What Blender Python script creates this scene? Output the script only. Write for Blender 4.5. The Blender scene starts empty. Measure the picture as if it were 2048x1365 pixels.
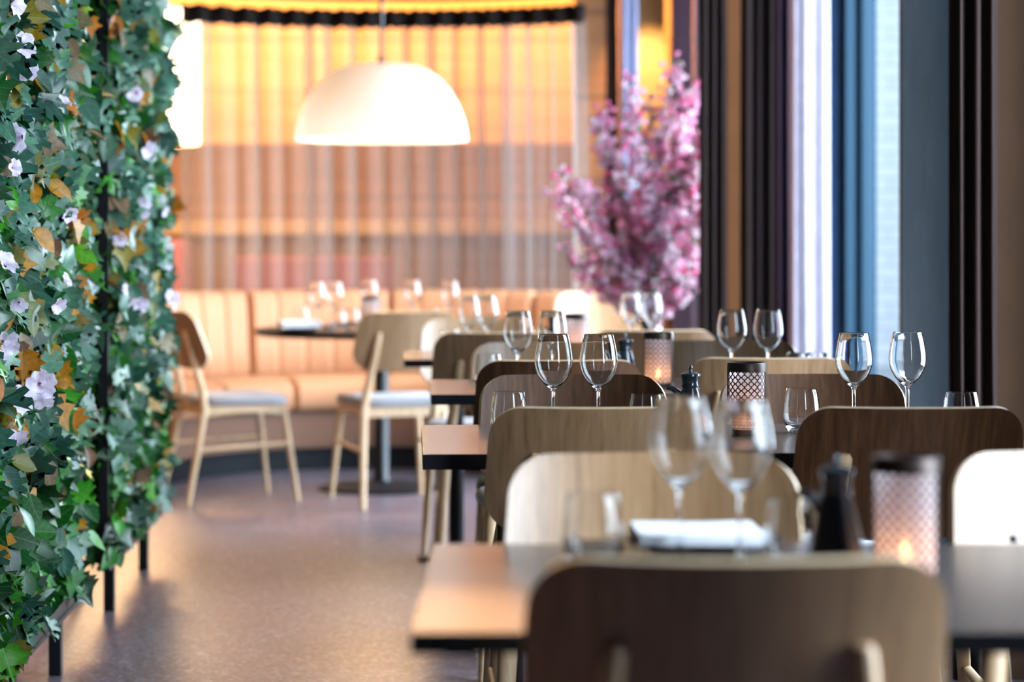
import bpy, math, random
from mathutils import Vector, Matrix
PI = math.pi
S = bpy.context.scene
COL = S.collection
random.seed(7)

# ------------------------------------------------------------------ camera
CAM_H = 1.19
cd = bpy.data.cameras.new('camera'); cam = bpy.data.objects.new('camera', cd); COL.objects.link(cam)
cam.location = (0, 0, CAM_H); cam.rotation_euler = (PI/2, 0, 0)
cd.sensor_width = 36; cd.lens = 85.0; cd.shift_y = -213.5/2048
cd.clip_start = 0.05; cd.clip_end = 200
cd.dof.use_dof = True; cd.dof.focus_distance = 5.35; cd.dof.aperture_fstop = 2.5
S.camera = cam

# ------------------------------------------------------------------ world, daylight, exposure
w = bpy.data.worlds.new('world'); S.world = w; w.use_nodes = True
bg = w.node_tree.nodes['Background']; bg.inputs[0].default_value = (0.72, 0.86, 1.0, 1); bg.inputs[1].default_value = 1.35
def light(name, kind, loc, energy, color, rot=(0, 0, 0), **kw):
    l = bpy.data.lights.new(name, kind); l.energy = energy; l.color = color
    for k, v in kw.items(): setattr(l, k, v)
    o = bpy.data.objects.new(name, l); o.location = loc; o.rotation_euler = rot; COL.objects.link(o)
    return o
DAY = (0.80, 0.90, 1.0); WARM = (1.0, 0.66, 0.36)
light('sun', 'SUN', (0, 0, 9), .5, (1.0, 0.97, 0.93), rot=(math.radians(50), 0, math.radians(-12)), angle=0.02)
# the sky's daylight coming through the street windows on the right
light('daylight', 'AREA', (2.9, 7.0, 2.1), 4900, DAY, rot=(0, math.radians(90), 0), shape='RECTANGLE', size=3.6, size_y=19.0)
# warm house lights in the ceiling, then warm lamps added for effect
for (x, y, e) in ((-0.72, 6.8, 12), (-2.35, 10.2, 30)):
    light('warm_spot', 'SPOT', (x, y, 2.82), e*2.2, WARM, spot_size=math.radians(75), spot_blend=0.6, shadow_soft_size=0.05)
light('warm_spot', 'SPOT', (-.20, 2.74, 2.82), 1500, (1, .62, .26), spot_size=math.radians(21), spot_blend=1.0, shadow_soft_size=0.04)  # added narrow lamp, stands in for the golden reflection on the nearest table corner
light('added_warm_light', 'POINT', (-2.7, 9.7, 1.65), 42, (1, .58, .26), shadow_soft_size=.10)  # added lamp out of view, warms the chair backs from the left
S.view_settings.view_transform = 'Standard'; S.view_settings.look = 'None'
S.view_settings.exposure = 0.56; S.view_settings.gamma = 1.0; S.view_settings.use_curve_mapping = False
S.cycles.use_denoising = True
S.cycles.max_bounces = 10; S.cycles.transparent_max_bounces = 24; S.cycles.transmission_bounces = 10
S.cycles.diffuse_bounces = 4; S.cycles.glossy_bounces = 5
S.cycles.caustics_reflective = False; S.cycles.caustics_refractive = False
S.cycles.sample_clamp_indirect = 5.0; S.cycles.sample_clamp_direct = 0

# ------------------------------------------------------------------ materials
def mat(name, color=(.5, .5, .5), rough=.5, metal=0.0, **kw):
    m = bpy.data.materials.new(name); m.use_nodes = True
    b = m.node_tree.nodes['Principled BSDF']
    b.inputs['Base Color'].default_value = (*color, 1); b.inputs['Roughness'].default_value = rough
    b.inputs['Metallic'].default_value = metal
    for k, v in kw.items(): b.inputs[k.replace('_', ' ')].default_value = v
    m.diffuse_color = (*color, 1)
    return m
def N(m, t, **kw):
    n = m.node_tree.nodes.new(t)
    for k, v in kw.items(): setattr(n, k, v)
    return n
def L(m, a, b): m.node_tree.links.new(a, b)
def ramp(m, stops, fac):
    r = N(m, 'ShaderNodeValToRGB'); e = r.color_ramp.elements
    while len(e) < len(stops): e.new(0.5)
    for i, (p, c) in enumerate(stops): e[i].position = p; e[i].color = (*c, 1)
    L(m, fac, r.inputs[0]); return r
def bsdf(m): return m.node_tree.nodes['Principled BSDF']
def bump(m, h, s=.3, d=.002):
    b = N(m, 'ShaderNodeBump'); b.inputs['Strength'].default_value = s; b.inputs['Distance'].default_value = d
    L(m, h, b.inputs['Height']); L(m, b.outputs[0], bsdf(m).inputs['Normal'])
def coords(m, scale, rot=(0, 0, 0), out='Object'):
    tc = N(m, 'ShaderNodeTexCoord'); mp = N(m, 'ShaderNodeMapping')
    mp.inputs['Scale'].default_value = scale; mp.inputs['Rotation'].default_value = rot
    L(m, tc.outputs[out], mp.inputs[0]); return mp.outputs[0]
def noise(m, vec, scale=1, detail=4, rough=.6, dist=0):
    n = N(m, 'ShaderNodeTexNoise'); n.inputs['Scale'].default_value = scale; n.inputs['Detail'].default_value = detail
    n.inputs['Roughness'].default_value = rough; n.inputs['Distortion'].default_value = dist
    L(m, vec, n.inputs['Vector']); return n.outputs[0]
def wood(name, c1, c2, c3, scale=(60, 60, 2.2), rough=.42, figure=True, **kw):
    m = mat(name, c2, rough, **kw)
    n1 = noise(m, coords(m, scale), 1, 5, .62, .3)
    r = ramp(m, [(.3, c1), (.5, c2), (.72, c3)], n1)
    n2 = noise(m, coords(m, (9, 9, .9)), 1, 2, .5, 1.2)
    mx = N(m, 'ShaderNodeMix', data_type='RGBA', blend_type='MULTIPLY')
    r2 = ramp(m, [(.35, (.72, .70, .68)), (.6, (1, 1, 1))], n2)
    mx.inputs[0].default_value = .8 if figure else .3
    L(m, r.outputs[0], mx.inputs[6]); L(m, r2.outputs[0], mx.inputs[7]); L(m, mx.outputs[2], bsdf(m).inputs['Base Color'])
    bump(m, n1, .12, .001)
    return m

M = {}
M['veneer'] = wood('oak_veneer', (.19, .10, .045), (.28, .16, .078), (.35, .212, .112), (75, 20, 1.1), rough=.36, figure=False, Coat_Weight=.30, Coat_Roughness=.24)
M['veneer_dark'] = wood('shade_dark_veneer', (.042, .016, .006), (.075, .031, .012), (.115, .051, .022), (75, 20, 1.1), rough=.45, figure=False, Coat_Weight=.06, Specular_IOR_Level=.3)  # darker copy of the chair veneer, shade on those chairs put into the colour
M['plyedge'] = wood('ply_edge', (.55, .38, .22), (.66, .48, .30), (.75, .58, .40), figure=False)
M['oak'] = wood('pale_oak', (.42, .26, .14), (.52, .34, .19), (.60, .42, .26), rough=.45, figure=False)
m = mat('grey_felt', (.27, .26, .28), .9, Sheen_Weight=.3)
n = noise(m, coords(m, (1, 1, 1)), 350, 2, .7); r = ramp(m, [(.3, (.20, .195, .21)), (.7, (.36, .35, .37))], n)
L(m, r.outputs[0], bsdf(m).inputs['Base Color']); bump(m, n, .4, .001); M['felt'] = m
m = mat('laminate_top', (.04, .033, .032), .22, Specular_IOR_Level=.8)
n = noise(m, coords(m, (1, 1, 1)), 700, 2, .6); r = ramp(m, [(.35, (.070, .055, .050)), (.65, (.105, .083, .074))], n)
L(m, r.outputs[0], bsdf(m).inputs['Base Color']); M['laminate'] = m
M['black_edge'] = mat('black_edge', (.005, .006, .009), .6, Specular_IOR_Level=.15)
M['black_metal'] = mat('black_metal', (.008, .009, .011), .38, .3)
M['dark_steel'] = mat('dark_steel', (.05, .06, .08), .3, 1.0)
M['cruet'] = mat('black_enamel', (.012, .020, .032), .22, .0, Coat_Weight=.6, Coat_Roughness=.1)
M['lattice'] = mat('lantern_metal', (.035, .022, .018), .42, .7)
M['plate'] = mat('black_stoneware', (.012, .013, .017), .35)
M['white_plate'] = mat('white_porcelain', (.75, .74, .73), .25)
m = mat('linen_white', (.86, .86, .9), .9, Sheen_Weight=.2); bump(m, noise(m, coords(m, (1, 1, 1)), 500, 2), .3, .0006); M['linen'] = m
M['glass'] = mat('clear_glass', (1, 1, 1), 0.0, Transmission_Weight=1.0, IOR=1.46)
M['water'] = mat('water', (1, 1, 1), 0.0, Transmission_Weight=1.0, IOR=1.33)
# frosted pink-white glass of the candle lanterns
m = mat('frosted_glass', (.96, .90, .93), .5); 
tr = N(m, 'ShaderNodeBsdfTranslucent'); tr.inputs[0].default_value = (.99, .93, .95, 1)
ms = N(m, 'ShaderNodeMixShader'); ms.inputs[0].default_value = .6
L(m, bsdf(m).outputs[0], ms.inputs[1]); L(m, tr.outputs[0], ms.inputs[2]); tp = N(m, 'ShaderNodeBsdfTransparent'); m3 = N(m, 'ShaderNodeMixShader'); m3.inputs[0].default_value = .30
L(m, ms.outputs[0], m3.inputs[1]); L(m, tp.outputs[0], m3.inputs[2]); L(m, m3.outputs[0], m.node_tree.nodes['Material Output'].inputs[0]); M['frosted'] = m
def emis(name, color, s):
    m = mat(name, color); b = bsdf(m); b.inputs['Emission Color'].default_value = (*color, 1); b.inputs['Emission Strength'].default_value = s; return m
M['flame'] = emis('candle_flame', (1.0, .50, .18), 35)
M['wax'] = mat('candle_wax', (.85, .78, .68), .5, Subsurface_Weight=.2)
M['drum'] = emis('lit_drum_shade', (1.0, .80, .52), 5.0)
M['bulb'] = emis('lit_bulb', (1.0, .74, .42), 14)
m = mat('opal_white', (.88, .86, .82), .42)
tr = N(m, 'ShaderNodeBsdfTranslucent'); tr.inputs[0].default_value = (.95, .90, .84, 1); ms = N(m, 'ShaderNodeMixShader'); ms.inputs[0].default_value = .50
L(m, bsdf(m).outputs[0], ms.inputs[1]); L(m, tr.outputs[0], ms.inputs[2]); L(m, ms.outputs[0], m.node_tree.nodes['Material Output'].inputs[0]); M['enamel'] = m
# pane: nearly all light passes, a little is mirrored
m = bpy.data.materials.new('window_pane'); m.use_nodes = True; nt = m.node_tree; nt.nodes.clear()
o_ = N(m, 'ShaderNodeOutputMaterial'); a_ = N(m, 'ShaderNodeBsdfTransparent'); g_ = N(m, 'ShaderNodeBsdfGlossy'); x_ = N(m, 'ShaderNodeMixShader')
a_.inputs[0].default_value = (.93, .97, 1, 1); g_.inputs['Roughness'].default_value = .02; x_.inputs[0].default_value = .06
L(m, a_.outputs[0], x_.inputs[1]); L(m, g_.outputs[0], x_.inputs[2]); L(m, x_.outputs[0], o_.inputs[0]); M['pane'] = m
# sheer fabric
def sheer(name, col, alpha):
    m = bpy.data.materials.new(name); m.use_nodes = True; m.node_tree.nodes.clear()
    o_ = N(m, 'ShaderNodeOutputMaterial'); a_ = N(m, 'ShaderNodeBsdfTransparent'); d_ = N(m, 'ShaderNodeBsdfDiffuse'); t_ = N(m, 'ShaderNodeBsdfTranslucent')
    d_.inputs[0].default_value = (*col, 1); t_.inputs[0].default_value = (*col, 1)
    m1 = N(m, 'ShaderNodeMixShader'); m1.inputs[0].default_value = .5; m2 = N(m, 'ShaderNodeMixShader'); m2.inputs[0].default_value = alpha
    L(m, d_.outputs[0], m1.inputs[1]); L(m, t_.outputs[0], m1.inputs[2]); L(m, a_.outputs[0], m2.inputs[1]); L(m, m1.outputs[0], m2.inputs[2]); L(m, m2.outputs[0], o_.inputs[0])
    return m
M['sheer'] = sheer('sheer_voile', (.36, .32, .30), .37)
M['header'] = mat('curtain_header_tape', (.008, .005, .004), .9, Specular_IOR_Level=.1)
def velvet(name, c, c2=None):
    m = mat(name, c, .85, Sheen_Weight=.08, Sheen_Roughness=.4, Specular_IOR_Level=.2)
    n = noise(m, coords(m, (1, 1, .4)), 30, 3); c2 = c2 or tuple(k*1.25 for k in c)
    r = ramp(m, [(.3, c), (.7, c2)], n); L(m, r.outputs[0], bsdf(m).inputs['Base Color']); return m
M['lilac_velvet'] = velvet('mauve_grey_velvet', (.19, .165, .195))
M['blue_velvet'] = velvet('blue_grey_velvet', (.16, .17, .26))
M['shade_brown'] = velvet('shade_brown_velvet', (.018, .0095, .008))  # darkness of the unlit curtain panels is put into this fabric colour
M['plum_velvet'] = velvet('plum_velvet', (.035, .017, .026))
m = mat('tan_leather', (.54, .27, .14), .6, Specular_IOR_Level=.25)
n = noise(m, coords(m, (1, 1, 1)), 160, 4); r = ramp(m, [(.3, (.42, .205, .105)), (.7, (.50, .26, .14))], n)
L(m, r.outputs[0], bsdf(m).inputs['Base Color']); bump(m, n, .12, .001); M['leather'] = m
# floor: honed speckled terrazzo
m = mat('terrazzo', (.2, .17, .17), .36, Specular_IOR_Level=.55)
v = coords(m, (1, 1, 1)); n1 = noise(m, v, 2.0, 3, .5, 0); vo_ = N(m, 'ShaderNodeTexVoronoi'); vo_.inputs['Scale'].default_value = 95; L(m, v, vo_.inputs['Vector']); sc_ = N(m, 'ShaderNodeSeparateColor'); L(m, vo_.outputs['Color'], sc_.inputs[0]); n2 = sc_.outputs[0]
r1 = ramp(m, [(.2, (.100, .084, .104)), (.8, (.128, .108, .132))], n1)
r2 = ramp(m, [(.10, (.30, .28, .28)), (.22, (.85, .85, .85)), (.78, (1.1, 1.1, 1.1)), (.92, (2.6, 2.5, 2.4))], n2)
mx = N(m, 'ShaderNodeMix', data_type='RGBA', blend_type='MULTIPLY'); mx.inputs[0].default_value = .8
L(m, r1.outputs[0], mx.inputs[6]); L(m, r2.outputs[0], mx.inputs[7]); L(m, mx.outputs[2], bsdf(m).inputs['Base Color'])
M['floor'] = m
def plaster(name, c, rough=.8):
    m = mat(name, c, rough, Specular_IOR_Level=.15); n = noise(m, coords(m, (1, 1, 1)), 5, 6); r = ramp(m, [(.3, tuple(k*.9 for k in c)), (.7, tuple(k*1.1 for k in c))], n)
    L(m, r.outputs[0], bsdf(m).inputs['Base Color']); return m
M['ceiling'] = plaster('ceiling_paint', (.14, .12, .11))
M['wall_brown'] = plaster('brown_plaster', (.055, .027, .014))
M['wall_taupe'] = plaster('taupe_plaster', (.12, .08, .06))
M['slate'] = plaster('slate_blue_paint', (.21, .38, .62), .95); bsdf(M['slate']).inputs['Specular IOR Level'].default_value = .12
M['slate_frame'] = mat('slate_frame', (.013, .030, .046), .85, Specular_IOR_Level=.1)
M['rosy'] = plaster('rosy_panel', (.36, .13, .12))
# planked wood wall
def planks(name, c1, c2, h=.165):
    m = mat(name, c1, .5)
    v = coords(m, (1, 1, 1)); sep = N(m, 'ShaderNodeSeparateXYZ'); L(m, v, sep.inputs[0])
    dv = N(m, 'ShaderNodeMath', operation='DIVIDE'); dv.inputs[1].default_value = h; L(m, sep.outputs[2], dv.inputs[0])
    fr = N(m, 'ShaderNodeMath', operation='FRACT'); L(m, dv.outputs[0], fr.inputs[0])
    gr = ramp(m, [(0, (.45,)*3), (.05, (1,)*3), (.95, (1,)*3), (1, (.45,)*3)], fr.outputs[0])
    n = noise(m, coords(m, (1.2, 1.2, 30)), 1, 4, .6, .3); r = ramp(m, [(.3, c1), (.7, c2)], n)
    mx = N(m, 'ShaderNodeMix', data_type='RGBA', blend_type='MULTIPLY'); mx.inputs[0].default_value = 1
    L(m, r.outputs[0], mx.inputs[6]); L(m, gr.outputs[0], mx.inputs[7]); L(m, mx.outputs[2], bsdf(m).inputs['Base Color']); return m
M['planks'] = planks('wood_planks', (.50, .26, .09), (.66, .38, .16), .36)
M['panelling'] = planks('brown_panelling', (.13, .065, .035), (.19, .10, .055), .36)
# white brick outside
m = mat('white_brick', (.8, .8, .8), .8)
bt = N(m, 'ShaderNodeTexBrick'); bt.inputs['Color1'].default_value = (.72, .76, .80, 1); bt.inputs['Color2'].default_value = (.80, .83, .86, 1)
bt.inputs['Mortar'].default_value = (.42, .46, .52, 1); bt.inputs['Scale'].default_value = 1; bt.inputs['Brick Width'].default_value = .5
bt.inputs['Row Height'].default_value = .125; bt.inputs['Mortar Size'].default_value = .012
L(m, coords(m, (1, 1, 1), (PI/2, 0, 0)), bt.inputs['Vector']); L(m, bt.outputs[0], bsdf(m).inputs['Base Color']); M['brick'] = m
# leaves, coloured leaf by leaf
def leafmat(name, stops, rough=.33, trans=.12, veins=False):
    m = mat(name, stops[0][1], rough, Specular_IOR_Level=.38); g = N(m, 'ShaderNodeNewGeometry')
    r = ramp(m, stops, g.outputs['Random Per Island']); r.color_ramp.interpolation = 'LINEAR'
    nn = noise(m, coords(m, (1, 1, 1)), 60, 3); rr = ramp(m, [(.3, (.55,)*3), (.7, (1.15,)*3)], nn)
    if veins:
        sp = N(m, 'ShaderNodeSeparateXYZ'); uvn = N(m, 'ShaderNodeUVMap'); L(m, uvn.outputs[0], sp.inputs[0])
        def mth(op, a, b_=None):
            q = N(m, 'ShaderNodeMath', operation=op)
            for i_, v_ in enumerate((a, b_)):
                if v_ is None: continue
                if isinstance(v_, (int, float)): q.inputs[i_].default_value = v_
                else: L(m, v_, q.inputs[i_])
            return q.outputs[0]
        ax = mth('ABSOLUTE', sp.outputs[0]); mid_ = mth('LESS_THAN', ax, .014)
        lat = mth('LESS_THAN', mth('FRACT', mth('MULTIPLY', mth('SUBTRACT', sp.outputs[1], mth('MULTIPLY', ax, .85)), 5.0)), .10)
        vv = mth('MAXIMUM', mid_, mth('MULTIPLY', lat, .55))
        mv = N(m, 'ShaderNodeMix', data_type='RGBA', blend_type='MIX'); L(m, vv, mv.inputs[0]); L(m, r.outputs[0], mv.inputs[6])
        mb = N(m, 'ShaderNodeMix', data_type='RGBA', blend_type='ADD'); mb.inputs[0].default_value = 1; L(m, r.outputs[0], mb.inputs[6]); mb.inputs[7].default_value = (.05, .09, .04, 1)
        L(m, mb.outputs[2], mv.inputs[7]); r = type('o', (), {'outputs': [mv.outputs[2]]})
        bump(m, vv, .5, .002)
    mx = N(m, 'ShaderNodeMix', data_type='RGBA', blend_type='MULTIPLY'); mx.inputs[0].default_value = .8
    L(m, r.outputs[0], mx.inputs[6]); L(m, rr.outputs[0], mx.inputs[7]); L(m, mx.outputs[2], bsdf(m).inputs['Base Color'])
    t_ = N(m, 'ShaderNodeBsdfTranslucent'); L(m, mx.outputs[2], t_.inputs[0])
    ms = N(m, 'ShaderNodeMixShader'); ms.inputs[0].default_value = trans
    L(m, bsdf(m).outputs[0], ms.inputs[1]); L(m, t_.outputs[0], ms.inputs[2]); L(m, ms.outputs[0], m.node_tree.nodes['Material Output'].inputs[0]); return m
M['ivy'] = leafmat('ivy_leaf', [(0, (.001, .020, .005)), (.25, (.004, .060, .008)), (.5, (.008, .12, .008)), (.72, (.001, .030, .014)), (.88, (.026, .21, .006)), (1, (.07, .27, .012))], veins=True)
M['sage'] = leafmat('sage_leaf', [(0, (.008, .05, .034)), (.4, (.024, .105, .065)), (.75, (.10, .22, .14)), (1, (.006, .045, .035))], .34, veins=True)
M['autumn'] = leafmat('autumn_leaf', [(0, (.42, .12, .006)), (.3, (.50, .22, .01)), (.5, (.16, .17, .01)), (.7, (.14, .06, .03)), (.85, (.30, .22, .14)), (1, (.10, .15, .01))], .45, .35, veins=True)
M['petal'] = leafmat('mallow_petal', [(0, (.76, .66, .90)), (.5, (.88, .78, .94)), (1, (.80, .70, .90))], .6, .35)
M['throat'] = mat('flower_throat', (.6, .08, .22), .6)
M['vine'] = mat('vine_stem', (.10, .085, .03), .7)
M['blossom'] = leafmat('cherry_blossom', [(0, (.90, .28, .50)), (.22, (.95, .50, .70)), (.5, (.97, .74, .86)), (1, (.99, .95, .98))], .6, .6)
M['blossom_leaf'] = leafmat('blossom_leaf', [(0, (.06, .20, .06)), (1, (.22, .42, .22))], .5)
M['bark'] = mat('twig_bark', (.14, .08, .05), .8)

# ------------------------------------------------------------------ mesh builder
class MB:
    def __init__(s): s.v = []; s.f = []; s.m = []; s.uv = []
    def add(s, vs, fs, mi=0):
        o = len(s.v); s.v.extend([tuple(p) for p in vs]); s.f.extend([tuple(i+o for i in f) for f in fs]); s.m.extend([mi]*len(fs) if isinstance(mi, int) else mi)
    def box(s, x0, x1, y0, y1, z0, z1, mi=0):
        s.add([(x0,y0,z0),(x1,y0,z0),(x1,y1,z0),(x0,y1,z0),(x0,y0,z1),(x1,y0,z1),(x1,y1,z1),(x0,y1,z1)],
              [(3,2,1,0),(4,5,6,7),(0,1,5,4),(1,2,6,5),(2,3,7,6),(3,0,4,7)], mi)
    def tube(s, pts, rad, seg=8, mi=0, flat=1.0, flataxis=None, cap=True):
        pts = [Vector(p) for p in pts]; n = len(pts)
        if not hasattr(rad, '__len__'): rad = [rad]*n
        vs = []; ref = Vector(flataxis) if flataxis else Vector((.31, .17, .93))
        for i, p in enumerate(pts):
            t = (pts[min(i+1, n-1)]-pts[max(i-1, 0)]).normalized()
            rf = ref if abs(t.dot(ref.normalized())) < .95 else Vector((1, 0, 0))
            a = rf.cross(t).normalized(); b = t.cross(a)
            for k in range(seg):
                an = 2*PI*k/seg; vs.append(p + a*math.cos(an)*rad[i] + b*math.sin(an)*rad[i]*flat)
        fs = [(i*seg+k, i*seg+(k+1) % seg, (i+1)*seg+(k+1) % seg, (i+1)*seg+k) for i in range(n-1) for k in range(seg)]
        if cap: fs += [tuple(range(seg-1, -1, -1)), tuple((n-1)*seg+k for k in range(seg))]
        s.add(vs, fs, mi)
    def lathe(s, prof, seg=32, mi=0, c=(0, 0, 0), close=False):
        vs = []; n = len(prof)
        for (r, z) in prof:
            for k in range(seg): an = 2*PI*k/seg; vs.append((c[0]+max(r, 1e-5)*math.cos(an), c[1]+max(r, 1e-5)*math.sin(an), c[2]+z))
        rng = range(n) if close else range(n-1)
        fs = [(i*seg+k, i*seg+(k+1) % seg, ((i+1) % n)*seg+(k+1) % seg, ((i+1) % n)*seg+k) for i in rng for k in range(seg)]
        s.add(vs, fs, mi)
    def grid(s, fn, nu, nv, mi=0):
        s.add([fn(i/nu, j/nv) for j in range(nv+1) for i in range(nu+1)],
              [(j*(nu+1)+i, j*(nu+1)+i+1, (j+1)*(nu+1)+i+1, (j+1)*(nu+1)+i) for j in range(nv) for i in range(nu)], mi)
    def mesh(s, name, mats, smooth=True, angle=38):
        me = bpy.data.meshes.new(name); me.from_pydata(s.v, [], s.f)
        if not isinstance(mats, (list, tuple)): mats = [mats]
        for x in mats: me.materials.append(x)
        me.polygons.foreach_set('material_index', s.m); me.polygons.foreach_set('use_smooth', [smooth]*len(s.f))
        if len(s.uv) == len(s.v):
            ul = me.uv_layers.new(name='leaf'); flat = []
            for f in s.f:
                for i in f: flat += s.uv[i]
            ul.data.foreach_set('uv', flat)
        me.update()
        if smooth and angle: me.set_sharp_from_angle(angle=math.radians(angle))
        return me
    def obj(s, name, mats, parent=None, bevel=0, **kw):
        o = bpy.data.objects.new(name, s.mesh(name, mats, **kw)); COL.objects.link(o)
        if parent: o.parent = parent
        if bevel:
            b = o.modifiers.new('bevel', 'BEVEL'); b.width = bevel; b.segments = 3; b.limit_method = 'ANGLE'; b.angle_limit = math.radians(40)
        return o
def tag(o, label=None, cat=None, group=None, kind=None):
    if label: o['label'] = label
    if cat: o['category'] = cat
    if group: o['group'] = group
    if kind: o['kind'] = kind
    return o
def empty(name, loc=(0, 0, 0), rz=0):
    o = bpy.data.objects.new(name, None); o.empty_display_size = .1; o.location = loc; o.rotation_euler = (0, 0, rz); COL.objects.link(o); return o
def copy_tree(o, parent=None):
    c = o.copy(); COL.objects.link(c)
    if parent: c.parent = parent
    for ch in list(o.children): copy_tree(ch, c)
    return c
_proto = {}
def place(kind, builder, label, cat, group, loc, rz=0, scale=1.0):
    """first call builds the thing, later calls copy it with its parts"""
    if kind not in _proto: o = _proto[kind] = builder()
    else: o = copy_tree(_proto[kind])
    o.location = loc; o.rotation_euler = (0, 0, rz); o.scale = (scale,)*3
    return tag(o, label, cat, group)
def struct(name, mb, mats, **kw): return tag(mb.obj(name, mats, **kw), kind='structure')
def P(x, y, d): s_ = 4836/d; return ((x-1024)/s_, d, CAM_H-(y-469)/s_)   # measured photo point at a known distance

# ------------------------------------------------------------------ the room
b = MB(); b.box(-5.2, 1.75, -3.2, 17, -.1, 0); struct('floor', b, M['floor'], smooth=False)
b = MB(); b.box(-5.2, 1.75, -3.2, 17, 2.9, 3.0); struct('ceiling', b, M['ceiling'], smooth=False)
b = MB(); b.box(-5.3, -5.1, -3.2, 17, 0, 2.9); struct('wall_left', b, M['wall_brown'], smooth=False)
b = MB(); b.box(-5.1, 1.75, -3.3, -3.1, 0, 2.9); struct('wall_front', b, M['wall_taupe'], smooth=False)
b = MB(); b.box(-5.1, 1.75, 16.5, 16.7, 1.80, 2.9); struct('wall_back', b, M['planks'], smooth=False)
b = MB(); b.box(-5.1, 1.75, 16.35, 16.7, 0, 1.80); struct('wall_back_lower', b, M['panelling'], smooth=False)
b = MB(); b.box(-5.1, 1.3, 15.95, 16.35, 1.19, 1.285); struct('trim_1', b, M['planks'], smooth=False)
b = MB(); b.box(-5.1, 1.3, 16.2, 16.35, 0, 1.19); struct('trim_4', b, planks('wainscot', (.42, .18, .07), (.50, .24, .10), .6), smooth=False)
# right side: street windows between piers
b = MB()
for (y0, y1, x0) in ((-3.1, 2.2, 1.5), (3.35, 5.25, 1.5), (6.2, 6.45, 1.5)): b.box(x0, 1.7, y0, y1, 0, 2.9)
for (y0, y1) in ((2.2, 3.35), (5.25, 6.2)): b.box(1.5, 1.7, y0, y1, 0, .12); b.box(1.5, 1.7, y0, y1, 2.7, 2.9)
struct('wall_right', b, M['wall_brown'], smooth=False)
b = MB(); b.box(1.285, 1.7, 6.45, 7.12, 0, 2.9); struct('wall_pier', b, M['wall_brown'], smooth=False)
b = MB(); b.box(1.29, 1.7, 7.12, 8.0, 0, 2.9); b.box(1.42, 1.7, 8.0, 9.86, 2.8, 2.9); b.box(1.42, 1.7, 8.0, 9.86, 0, .1)
struct('wall_pier_slate', b, M['slate'], smooth=False)
b = MB(); b.box(.80, 1.26, 10.0, 10.25, 0, 2.9); struct('wall_jog', b, plaster('rust_plaster', (.23, .09, .036)), smooth=False)
b = MB(); b.box(1.26, 1.455, 9.86, 10.25, 0, 2.9); struct('wall_jog_slate', b, M['slate'], smooth=False)
b = MB(); b.box(1.30, 1.45, 13.0, 16.5, 0, 2.9); b.box(1.30, 1.45, 10.25, 13.0, 0, .12); b.box(1.30, 1.45, 10.25, 13.0, 2.75, 2.9)
struct('wall_right_far', b, M['wall_brown'], smooth=False)
def window(n, y0, y1, z0, z1, x, fw=.07, mull=()):
    b = MB()
    w3 = .03 if fw > .05 else .012; b.box(x-w3, x+w3, y0, y0+fw, z0, z1); b.box(x-w3, x+w3, y1-fw, y1, z0, z1)
    b.box(x-.03, x+.03, y0+fw, y1-fw, z0, z0+fw); b.box(x-.03, x+.03, y0+fw, y1-fw, z1-fw, z1)
    for m_ in mull: b.box(x-.025, x+.025, m_-.025, m_+.025, z0+fw, z1-fw)
    o = struct('window_%d' % n, b, M['slate_frame'], smooth=False)
    g = MB(); g.box(x-.004, x+.004, y0+fw, y1-fw, z0+fw, z1-fw); g.obj('pane', M['pane'], o, smooth=False)
    return o
window(1, 8.0, 9.86, .1, 2.8, 1.47, .03)
window(2, 5.25, 6.2, .12, 2.7, 1.60)
window(3, 2.2, 3.35, .12, 2.7, 1.60)
window(4, 10.25, 13.0, .12, 2.75, 1.38)
# deep slate-blue profiled jamb at the far side of the nearest visible window
b = MB(); 
for (x0, x1, y0) in ((1.335, 1.372, 9.70), (1.372, 1.40, 9.73), (1.40, 1.43, 9.70), (1.43, 1.455, 9.75)): b.box(x0, x1, y0, 9.86, 0, 2.9)
struct('trim_2', b, M['slate_frame'], smooth=False, bevel=.006)
b = MB(); b.box(1.29, 1.302, 8.0, 8.06, 0, 2.9); struct('trim_3', b, M['wall_taupe'], smooth=False)
# street outside
b = MB(); b.box(2.6, 9, 24, 24.3, -.4, 9); struct('exterior_wall', b, M['brick'], smooth=False)
b = MB(); b.box(1.75, 9, -6, 24, -.4, -.12); struct('pavement', b, plaster('pavement', (.35, .36, .38)), smooth=False)

# far end right of the banquette: timber face, bright plaster column
b = MB(); b.box(.37, .56, 14.2, 14.5, 0, 2.9); struct('wall_end_timber', b, planks('rust_panelling', (.34, .13, .035), (.44, .19, .06), .5), smooth=False)
b = MB(); b.box(.715, .905, 14.3, 14.6, 0, 2.9); struct('column', b, plaster('ochre_plaster', (.72, .48, .22)), smooth=False)
light('column_washer', 'SPOT', (.80, 13.95, 2.8), 95, (1, .62, .28), rot=(math.radians(14), 0, 0), spot_size=math.radians(60), spot_blend=.8, shadow_soft_size=.03)
light('back_wall_wash', 'AREA', (-1.2, 15.7, 2.84), 125, (1, .52, .17), rot=(math.radians(42), 0, 0), shape='RECTANGLE', size=5.5, size_y=.10)
light('ledge_light', 'AREA', (-1.2, 16.1, 1.33), 6, (1, .50, .16), rot=(math.radians(150), 0, 0), shape='RECTANGLE', size=5.5, size_y=.05)
light('booth_light', 'AREA', (-1.4, 14.6, 2.8), 28, (1, .56, .24), shape='RECTANGLE', size=3.0, size_y=1.4)

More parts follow.
